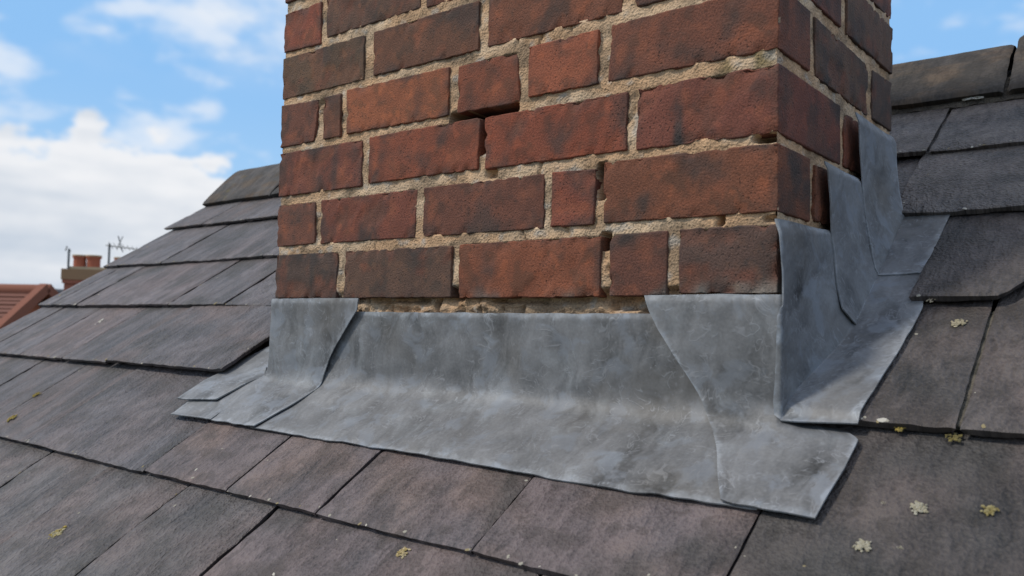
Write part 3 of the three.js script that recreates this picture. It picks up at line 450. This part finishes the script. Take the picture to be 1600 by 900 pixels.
// front pieces: v < 0 up the brickwork from the fold, v > 0 down the slope (metres)
const S_FOLD = -0.0125;                                 // where the fold lies on the slope
const under = s => -(s + 0.23) * TILT + 0.0016;          // height of the slates below
function frontFold(x, v, lift, rad) {
  const zW = 0.006 + lift, up = lift * 0.5;
  const sl = t => { const s = S_FOLD - t; return roofP(x, s, under(s) + 0.0012 + up); };
  const B = sl(0); B.z = zW; const wall = t => new THREE.Vector3(x, B.y + t, zW);   // straight parts meeting at the fold, rounded over rad
  if (v < -rad) return wall(-v); if (v > rad) return sl(v);
  const A = wall(rad), C = sl(rad), t = (v + rad) / (2 * rad);
  return A.multiplyScalar((1 - t) ** 2).addScaledVector(B, 2 * t * (1 - t)).addScaledVector(C, t * t);
}
function frontSheet(name, label, B, T, L, R, lift, o = {}) {
  const f = coons(B, T, L, R), sd = o.sd ?? 1, rad = o.rad ?? 0.021;
  const P = (i, j) => {
    const u = i, vv = j; let [x, v] = f(u, vv);
    const dent = 0.0014 * fb3(x * 14, v * 14, 2, 3) + 0.0005 * n3(x * 48, v * 48, 6) + 0.0022 * n3(x * 5, v * 7, 7) * sst(0.13, 0.08, Math.abs(v));
    const eb = o.ragged ? sst(0.02, 0, (1 - vv) * 0.2) : 0;       // the free lower edge waves and lifts a little
    const et = sst(0.006, 0, vv * 0.2);
    const p = frontFold(x, v + 0.0022 * n3(x * 38, 2, sd) * eb + et * 0.0012 * n3(x * 30, 5, sd), lift, rad + 0.009 * n3(x * 6, 1, 2));
    const n = v < -rad ? [0, 1] : v > rad ? [CP, SP] : [CP * sst(-rad, rad, v), mix(1, SP, sst(-rad, rad, v))];
    const side = (o.lapL ? sst(0.02, 0, u * 0.2) : 0) + (o.lapR ? sst(0.02, 0, (1 - u) * 0.2) : 0);
    const curl = side * (0.0004 + 0.0018 * Math.max(0, n3(v * 30, 3, sd))) + eb * (-0.0004 + 0.0022 * Math.max(0, n3(x * 22, 7, sd))) - et * 0.0012 + (o.bump ? o.bump(x, v) : 0);
    p.y += n[0] * (dent + curl); p.z += n[1] * (dent + curl);
    if (o.wrap && x > 0.006) { const k = sst(0.02, -0.004, v), q = x - 0.006; p.x = mix(p.x, 0.006 + 0.003 * (1 - Math.exp(-q / 0.003)), k); p.z -= k * Math.max(0, q - 0.002); }   // turned round the arris
    return p;
  };
  const ou = sd * 0.37;
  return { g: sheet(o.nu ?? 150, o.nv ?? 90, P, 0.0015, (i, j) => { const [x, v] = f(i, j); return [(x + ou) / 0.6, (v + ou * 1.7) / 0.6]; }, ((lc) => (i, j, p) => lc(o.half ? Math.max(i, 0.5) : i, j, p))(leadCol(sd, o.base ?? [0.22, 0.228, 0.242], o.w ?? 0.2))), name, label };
}
const yv = y => -(y - roofP(0, S_FOLD, under(S_FOLD) + 0.0012).y);                      // height on the wall -> v
// the central apron
const seamL = smooth([[-0.567, yv(-0.015)], [-0.595, yv(-0.05)], [-0.619, yv(-0.082)], [-0.628, -0.004], [-0.628, 0.016], [-0.64, 0.059], [-0.659, 0.1116]]);
const seamR = smooth([[-0.128, yv(-0.015)], [-0.0985, yv(-0.056)], [-0.07, yv(-0.095)], [-0.056, 0.012], [-0.034, 0.052], [-0.02, 0.084], [-0.006, 0.1136]]);
{
  const off = (pl, d) => pl.map(([x, v]) => [x + d, v]);
  const L = off(seamL, -0.012), R = off(seamR, 0.03);
  const a = frontSheet('lead_apron', 'wide grey lead apron dressed across the front foot of the brick chimney', [L[0], [-0.35, yv(-0.0155)], R[0]], [L.at(-1), [-0.57, 0.1116], [-0.41, 0.1116], [-0.2, 0.1152], [-0.077, 0.1166], R.at(-1)], L, R, 0, { sd: 2, w: 0.55, ragged: true, nu: 220, bump: (x, v) => 0.004 * sst(0.09, 0, Math.abs(x + 0.6)) * sst(0.05, 0.01, Math.abs(v - 0.01)) });
  one(a.name, a.g, leadMat, a.label, 'lead flashing');
}
{ // left corner piece
  const L = [[-0.757, yv(0.0005)], [-0.758, -0.05], [-0.76, -0.01], [-0.764, 0.02], [-0.764, 0.06], [-0.762, 0.1116]];
  const a = frontSheet('lead_corner_sheet', 'lead corner sheet overlapping the apron, its long foot beside the pale lead strip', [[-0.757, yv(0.0005)], [-0.67, yv(0.001)], [-0.5643, yv(0.0005)]], [L.at(-1), seamL.at(-1)], L, [[-0.5643, yv(0.0005)], ...seamL], 0.0065, { sd: 5, lapR: true, ragged: true, nu: 70, nv: 90, base: [0.245, 0.258, 0.278], half: 1 });
  // its foot, lying on the slates beside the chimney
  const foot = coons([[-0.868, 0.0806], [-0.803, 0.0726], [-0.764, -0.012]], [[-0.862, 0.1146], [-0.81, 0.1125], [-0.7615, 0.1116]], [[-0.868, 0.0806], [-0.862, 0.1146]], [[-0.764, -0.012], [-0.7635, 0.03], [-0.7615, 0.1116]]);
  const P = (i, j) => { const [x, v] = foot(i, j), p = frontFold(x, v, 0.0065, 0.001), n = 0.0014 * fb3(x * 14, v * 14, 2, 3) + 0.0022 * n3(x * 5, v * 7, 7) * sst(0.13, 0.08, Math.abs(v)) + sst(0.02, 0, (1 - j) * 0.1) * 0.0012; p.y += n * CP; p.z += n * SP; return p; };
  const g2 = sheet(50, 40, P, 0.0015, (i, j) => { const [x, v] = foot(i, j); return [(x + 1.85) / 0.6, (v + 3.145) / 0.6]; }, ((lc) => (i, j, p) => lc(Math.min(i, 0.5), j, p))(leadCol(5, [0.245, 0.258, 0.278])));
  one(a.name, mergeGeometries([a.g, g2]), leadMat, a.label, 'lead flashing');
}
{ // strip tucked under the slates on the left
  const f = coons([[-0.893, -0.094], [-0.868, -0.094], [-0.799, -0.086], [-0.768, 0.0]], [[-0.89, -0.03], [-0.885, 0.02], [-0.85, 0.1], [-0.768, 0.14]], [[-0.893, -0.094], [-0.89, -0.03]], [[-0.768, 0.0], [-0.768, 0.14]]);
  const P = (i, j) => { const [x, s] = f(i, j); return roofP(x, s, under(s) + 0.0035 + 0.0065 * sst(0.0, -0.05, s) + 0.0008 * fb3(x * 15, s * 15, 8, 3)); };
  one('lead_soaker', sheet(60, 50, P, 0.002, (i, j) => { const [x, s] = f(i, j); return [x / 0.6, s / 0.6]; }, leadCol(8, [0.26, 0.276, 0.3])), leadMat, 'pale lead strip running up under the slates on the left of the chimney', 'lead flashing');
}
{ // right corner piece, wrapping the arris and spreading over the slates
  const L0 = [[-0.1318, yv(0.0005)], [-0.1255, yv(-0.015)], ...seamR.slice(4)];
  const a = frontSheet('lead_corner_sheet', 'lead corner sheet overlapping the apron, square foot beside the stepped side sheets', [L0[0], [-0.06, yv(0.001)], [0.03, yv(0)]], [L0.at(-1), [0.03, 0.1155], [0.071, 0.1166]], L0, [[0.03, yv(0)], [0.03, -0.05], [0.03, -0.02], [0.031, -0.006], [0.06, -0.003], [0.079, 0.003], [0.077, 0.055], [0.071, 0.1166]], 0.0065, { sd: 11, lapL: true, wrap: true, ragged: true, nu: 90, nv: 110, base: [0.23, 0.238, 0.252], bump: (x, v) => 0.003 * n3(x * 26, v * 26, 3) * sst(0.07, 0.02, Math.hypot(x, v)) });
  one(a.name, a.g, leadMat, a.label, 'lead flashing');
}
// side pieces: u = s up the slope, v < 0 is -height up the brick side, v > 0 out over the slates; the lead leans off the wall towards its foot
const xFold = s => 0.006 + 0.024 * sst(-0.01, 0.14, s);
const sideLie = s => Math.max(-(s + 0.009) * TILT + 0.003, -0.0055);
function sidePos(s, v, lift, rad = 0.006) {
  const at = w => { if (w < 0) { const n = -w, b = Math.max(0, 1 - n / 0.11) ** 2.3; return [0.0055 + (xFold(s) - 0.0055) * b, n + sideLie(s) * Math.max(0, 1 - n / 0.03)]; } return [xFold(s) + w, sideLie(s)]; };
  let [x, n] = at(v); if (Math.abs(v) < rad) { const A = at(-rad), C = at(rad), B = at(0), t = (v + rad) / (2 * rad); x = A[0] * (1 - t) ** 2 + 2 * t * (1 - t) * B[0] + t * t * C[0]; n = A[1] * (1 - t) ** 2 + 2 * t * (1 - t) * B[1] + t * t * C[1]; }
  const k = sst(-rad, rad, v), p = roofP(x + lift * (1 - k), s, n + lift * k * 0.4 - 0.004 * k * sst(-0.002, -0.016, s));
  const e = (p.z - 0.0145) * (1 - k); if (e > 0) { p.z -= e * (1 - 0.12); p.x -= Math.max(0, e - 0.002); }      // turned round the arris
  return p;
}
function sideSheet(name, label, B, T, L, R, lift, sd, nu, nv, curl) {
  const f = coons(B, T, L, R);
  const P = (i, j) => { const [s, v] = f(i, j), c = curl ? curl(i, j, s, v) : 0, d = 0.0011 * fb3(s * 16, v * 16, sd, 3) + c; const et = sst(0.006, 0, j * 0.1) * 0.003; return sidePos(s, v, lift + d - et); };
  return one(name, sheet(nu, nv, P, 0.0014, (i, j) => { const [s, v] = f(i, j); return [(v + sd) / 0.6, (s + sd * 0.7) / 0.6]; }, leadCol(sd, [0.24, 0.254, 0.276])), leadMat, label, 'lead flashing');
}
sideSheet('lead_step_sheet', 'lead sheet folded from the lowest side step of the chimney out over the slates',
  [[0.081, -0.151], [0.139, -0.113], [0.2, -0.073]], [[-0.016, 0.069], [0.03, 0.068], [0.06, 0.064], [0.12, 0.0572], [0.176, 0.06], [0.25, 0.048]], [[0.081, -0.151], [0.042, -0.088], [0.03, -0.079], [-0.016, -0.016], [-0.022, -0.004], [-0.0205, 0.02], [-0.016, 0.069]], [[0.2, -0.073], [0.24, -0.02], [0.255, 0.0], [0.25, 0.048]], 0.003, 21, 120, 120, (i, j) => 0.0006 * sst(0.03, 0, i));
sideSheet('lead_step_sheet', 'middle stepped lead sheet on the chimney side, its lower tip curling outwards',
  [[0.222, -0.142], [0.268, -0.11], [0.313, -0.078]], [[0.139, 0.004], [0.19, 0.001], [0.25, 0.001]], [[0.222, -0.142], [0.206, -0.101], [0.176, -0.057], [0.135, -0.021], [0.139, 0.004]], [[0.313, -0.078], [0.289, -0.041], [0.25, 0.001]], 0.0045, 27, 60, 90, (i, j) => 0.003 * sst(0.12, 0, i) * sst(0.7, 1, j));
sideSheet('lead_step_sheet', 'uppermost stepped lead sheet on the chimney side, its short foot under a slate',
  [[0.345, -0.145], [0.407, -0.103], [0.46, -0.064]], [[0.2385, 0.048], [0.3, 0.051], [0.385, 0.054]], [[0.345, -0.145], [0.323, -0.097], [0.293, -0.056], [0.265, -0.03], [0.238, -0.008], [0.2355, 0.01], [0.2365, 0.03], [0.2385, 0.048]], [[0.46, -0.064], [0.418, -0.035], [0.37, -0.004], [0.385, 0.054]], 0.006, 33, 90, 110, (i, j, s, v) => 0.003 * sst(0.1, 0, i) * sst(0.0, 0.03, v) * (0.5 + n3(v * 60, 3, 1)));

// ------------------------------------------------------------------ lichen and moss
{
  const tuft = (r, sd, n, col, alt) => {
    const parts = []; const ball = new THREE.IcosahedronGeometry(1, 2);
    for (let k = 0; k < n; k++) {
      const a = k * 2.4 + rr(-0.6, 0.6), d = r * Math.sqrt((k + 0.4) / n) * rr(0.55, 1.15), g = ball.clone(), P = g.attributes.position, c = [], w = r * rr(0.1, 0.2), l = w * rr(0.8, 1.7), hh = r * rr(0.06, 0.15);
      const cc = mix3(col, alt, rnd()), b0 = a + rr(-1.2, 1.2);
      for (let i = 0; i < P.count; i++) { const q = 1 + 0.45 * n3(P.getX(i) * 2 + k * 5, P.getY(i) * 2, P.getZ(i) * 2 + sd); const x = P.getX(i) * q * l, z = P.getZ(i) * q * w; P.setXYZ(i, d * Math.cos(a) + x * Math.cos(b0) - z * Math.sin(b0), P.getY(i) * q * hh + hh * 0.4 + 0.12 * r * (1 - d / r), d * Math.sin(a) + x * Math.sin(b0) + z * Math.cos(b0)); const b = 0.85 + 0.3 * n3(P.getX(i) * 900, P.getY(i) * 900, k); c.push(cc[0] * b, cc[1] * b, cc[2] * b); }
      g.setAttribute('color', new THREE.Float32BufferAttribute(c, 3)); g.computeVertexNormals(); parts.push(g);
    } return mergeGeometries(parts);
  };
  const lm = std({ roughness: 0.95, vertexColors: true });
  const put = (name, label, cat, x, s, h, r, n, col, alt, group) => { const m = one(name, tuft(r * 0.85, x * 31, n * 2, col, alt), lm, label, cat, group); m.position.copy(roofP(x, s, h)); m.rotation.set(PHI, 0, 0); m.rotateY(rnd() * 6); return m; };
  const pale = [0.42, 0.4, 0.33], dull = [0.3, 0.27, 0.18], ye = [0.34, 0.25, 0.05], ol = [0.2, 0.16, 0.05];
  put('lichen_tuft', 'pale lichen rosette on the wide slate beyond the square lead foot, higher of two', 'lichen', 0.136, -0.0965, -0.0055, 0.0075, 26, pale, dull, 'pale lichen rosettes');
  put('lichen_tuft', 'pale lichen rosette on the wide slate beyond the square lead foot, lower of two', 'lichen', 0.1083, -0.1435, -0.0035, 0.0072, 26, pale, dull, 'pale lichen rosettes');
  put('lichen_tuft', 'olive lichen rosette on the wide slate beyond the pale rosettes', 'lichen', 0.181, -0.0885, -0.006, 0.0068, 18, [0.34, 0.3, 0.16], ol);
  put('lichen_tuft', 'small tan lichen rosette on the slate beside the lower step of lead', 'lichen', 0.125, 0.151, -0.0065, 0.0085, 16, [0.42, 0.37, 0.27], dull);
  for (const [x, s] of [[0.112, -0.097], [0.132, -0.1385]]) put('lichen_speck', s > -0.12 ? 'tiny pale lichen speck beside the higher pale rosette on the wide slate' : 'tiny pale lichen speck beside the lower pale rosette on the wide slate', 'lichen', x, s, -0.0045, 0.0024, 6, pale, dull, 'tiny lichen specks');
  put('moss_clump', 'yellow moss clump on the lowest grey slate at the left', 'moss', -0.8, -0.348, -0.004, 0.013, 16, ye, [0.4, 0.37, 0.25]);
  put('moss_clump', 'yellow moss clump near the tail of a slate level with the lead apron', 'moss', -1.298, -0.191, -0.001, 0.012, 14, ol, ye);
  put('moss_clump', 'smaller yellow moss clump on a slate joint level with the lead apron', 'moss', -1.346, -0.124, -0.005, 0.011, 14, ol, ye);
  put('moss_clump', 'golden moss tuft just below a slate tail under the apron', 'moss', -0.277, -0.2445, -0.007, 0.0085, 16, [0.36, 0.27, 0.1], [0.5, 0.42, 0.26]);
  put('bird_dropping', 'small white elongated dropping on a slate near the left verge', 'dropping', -1.545, 0.12, -0.006, 0.012, 6, [0.7, 0.68, 0.62], [0.6, 0.58, 0.5]).scale.set(1.5, 0.5, 0.6);
  put('lichen_patch', 'white lichen patch under the ridge tile right of the chimney', 'lichen', 0.055, 0.737, 0.0, 0.013, 14, [0.62, 0.62, 0.58], [0.45, 0.44, 0.38]).scale.set(1.5, 0.8, 0.6);
  put('lichen_patch', 'pale lichen patch on the tail of the broken slate beside the lead', 'lichen', 0.097, 0.186, -0.001, 0.008, 12, [0.5, 0.42, 0.33], dull).scale.set(1.3, 0.6, 0.6);
  put('moss_clump', 'olive moss wedged under the tail of the slate right of the lead corner', 'moss', 0.106, -0.007, -0.006, 0.008, 12, ye, ol);
  put('moss_clump', 'olive moss wedged in the foot of the slate joint right of the lead', 'moss', 0.147, -0.012, -0.008, 0.008, 12, ol, [0.1, 0.09, 0.04]);
}

// ------------------------------------------------------------------ beyond: neighbouring houses
const CAM = camera.position;
const dirAt = (az, el, d) => { const a = az * Math.PI / 180; return new THREE.Vector3(CAM.x + Math.sin(a) * d, CAM.y + Math.tan(el * Math.PI / 180) * d, CAM.z - Math.cos(a) * d); };
{
  const g = new THREE.PlaneGeometry(3000, 3000); g.rotateX(-Math.PI / 2); g.translate(0, -7, 0);
  structure('ground', g, plain(0.09, 0.1, 0.06, 0.95));
}
const tileMat = plain(0.15, 0.06, 0.042), terra = plain(0.2, 0.07, 0.042), wallMat = plain(0.36, 0.115, 0.06), farSlate = plain(0.1, 0.1, 0.11), trim = plain(0.6, 0.6, 0.58);
function house(label, apex, turn, len, half, pitch, roofMat, vergeMat, wall, gableWindow) {
  // local: x along the ridge (0 = near gable), z towards the front eaves, y = 0 at the apex
  const H = thing('brick_house', label, 'house'); H.position.copy(apex); H.rotation.y = turn;
  const rise = half * Math.tan(pitch), gy = -7 - apex.y;
  const sh = new THREE.Shape([[-half + 0.2, gy], [half - 0.2, gy], [half - 0.2, -rise + 0.05], [0, -0.16], [-half + 0.2, -rise + 0.05]].map(p => new THREE.Vector2(...p)));
  const w = new THREE.ExtrudeGeometry(sh, { depth: len - 0.3, bevelEnabled: false }); w.rotateY(Math.PI / 2); w.translate(0.15, 0, 0);
  mesh('wall', w, wall, H);
  for (const sd of [1, -1]) {
    const rows = 38, L = half / Math.cos(pitch), parts = [];
    for (let k = 0; k < rows; k++) { const b = new THREE.BoxGeometry(len, 0.03, L / rows * 1.15); b.rotateX(sd * (pitch - 0.16)); const d = (k + 0.5) * L / rows; b.translate(len / 2, -d * Math.sin(pitch) - 0.012 + 0.004 * (k % 2), sd * d * Math.cos(pitch)); parts.push(b); }
    mesh('roof_slope', mergeGeometries(parts), roofMat, H);
    const v = new THREE.BoxGeometry(0.12, 0.14, L); v.rotateX(sd * pitch); v.translate(-0.02, -L / 2 * Math.sin(pitch) + 0.03, sd * L / 2 * Math.cos(pitch)); mesh('verge', v, vergeMat, H);
    const gt = new THREE.CylinderGeometry(0.06, 0.06, len, 8, 1, false); gt.rotateZ(Math.PI / 2); gt.translate(len / 2, -rise - 0.02, sd * (half + 0.03)); mesh('gutter', gt, plain(0.05, 0.05, 0.05), H);
  }
  const r = new THREE.CylinderGeometry(0.1, 0.1, len, 10, 1, false); r.rotateZ(Math.PI / 2); r.translate(len / 2, -0.02, 0); mesh('ridge', r, vergeMat, H);
  for (const z of [-1.2, 1.2]) { const b = new THREE.BoxGeometry(0.06, 1.4, 0.9); b.translate(0.14, -rise - 1.6, z); const wd = mesh('window', b, trim, H); const p = new THREE.BoxGeometry(0.03, 1.2, 0.7); p.translate(0.1, -rise - 1.6, z); mesh('pane', p, plain(0.03, 0.035, 0.04, 0.1), wd); }
  return H;
}
{
  // ridge direction r = (-0.85, 0.535) in (x, z); local +x -> r, local +z -> front (0.535, 0.85)
  house('orange brick house with a red tiled roof beyond the slate verge', dirAt(-68.3, 1.72, 14), Math.atan2(-0.535, -0.85), 9, 3.2, 0.61, tileMat, terra, wallMat);
  house('brick house with a grey slate roof behind the distant chimney pots', dirAt(-68.2, 1.62, 24), Math.atan2(0.93, 0.37), 9, 3.4, 0.6, farSlate, farSlate, wallMat);
}
// distant chimney with pots and two aerials
{
  const d = 15, st = thing('chimney_stack', 'distant red brick chimney with a stepped cap and clay pots', 'chimney');
  const m = Math.tan(1 * Math.PI / 180) * d;            // metres per degree there
  st.position.copy(dirAt(-67.35, 0, d)); st.rotation.y = 67.35 * Math.PI / 180 - 0.25;
  const red = plain(0.3, 0.11, 0.07), cap = plain(0.27, 0.17, 0.095), pot = plain(0.34, 0.105, 0.06), rim = plain(0.4, 0.33, 0.22);
  const bx = (w, h, dd, x, y, z) => { const g = new THREE.BoxGeometry(w, h, dd); g.translate(x, y, z); return g; };
  mesh('shaft', bx(1.05, 4, 0.6, 0.55, 2.15 * m - 2, -0.3), red, st);
  mesh('corbel', bx(1.1, 0.07, 0.65, 0.55, 2.3 * m, -0.3), red, st);
  mesh('cap', bx(1.13, 0.17, 0.68, 0.55, 2.72 * m, -0.3), cap, st);
  mesh('flaunching', bx(0.95, 0.07, 0.5, 0.55, 3.08 * m, -0.3), rim, st);
  const mkPot = (x, z, h, r) => { const b = 3.05 * m, P = [[0.8, 0], [0.92, 0.02], [0.9, 0.8], [1.06, 0.84], [1.06, 1], [0.85, 1], [0.8, 0.3]].map(([a, t]) => new THREE.Vector2(a * r, t * h)); const g = new THREE.LatheGeometry(P, 20); g.translate(x, b, z); const q = mesh('chimney_pot', g, pot, st); const t = new THREE.TorusGeometry(r, 0.014, 6, 20); t.rotateX(Math.PI / 2); t.translate(x, b + h, z); mesh('rim', t, rim, q); };
  mkPot(0.17, -0.3, 0.235, 0.105); mkPot(0.385, -0.26, 0.235, 0.112); mkPot(0.79, -0.3, 0.22, 0.1);
  const steel = plain(0.16, 0.17, 0.18, 0.5, 0.6);
  const rod = (a, b, r) => { const A = new THREE.Vector3(...a), B = new THREE.Vector3(...b), g = new THREE.CylinderGeometry(r, r, A.distanceTo(B), 7); g.applyQuaternion(new THREE.Quaternion().setFromUnitVectors(new THREE.Vector3(0, 1, 0), B.clone().sub(A).normalize())); g.translate((A.x + B.x) / 2, (A.y + B.y) / 2, (A.z + B.z) / 2); return g; };
  const aerial = (label, x, top, boomTo, n, ext, small) => {
    const t = thing('tv_aerial', label, 'aerial', 'aerials on the distant chimney'); t.position.copy(st.position); t.rotation.copy(st.rotation);
    mesh('mast', rod([x, 2.9 * m, -0.02], [x, top, -0.02], 0.018), steel, t);
    mesh('boom', rod([x - 0.05, top - 0.03, -0.02], [boomTo[0], boomTo[1], 0.3], 0.009), steel, t);
    for (let k = 0; k < n; k++) { const f = k / Math.max(1, n - 1), bx_ = mix(x + 0.02, boomTo[0], f), by = mix(top - 0.03, boomTo[1], f), bz = mix(-0.02, 0.3, f), e = ext * (1 - 0.4 * f); mesh('element', rod([bx_, by - e * 0.25, bz - e], [bx_, by + e * 0.25, bz + e], 0.004), steel, t); }
    if (!small) mesh('reflector', rod([x + 0.12, top + 0.13, -0.04], [x + 0.2, top - 0.13, -0.04], 0.009), steel, t); if (!small) mesh('reflector', rod([x + 0.2, top + 0.12, 0.02], [x + 0.12, top - 0.1, 0.02], 0.007), steel, t);
  };
  aerial('slim aerial mast standing beside the paired clay pots on the distant chimney', 0.07, 4.28 * m, [0.12, 4.3 * m], 2, 0.05, true);
  aerial('long-boomed aerial on a mast beside the single clay pot on the distant chimney', 0.66, 4.7 * m, [1.14, 4.32 * m], 7, 0.16);
}
renderer.render(scene, camera);
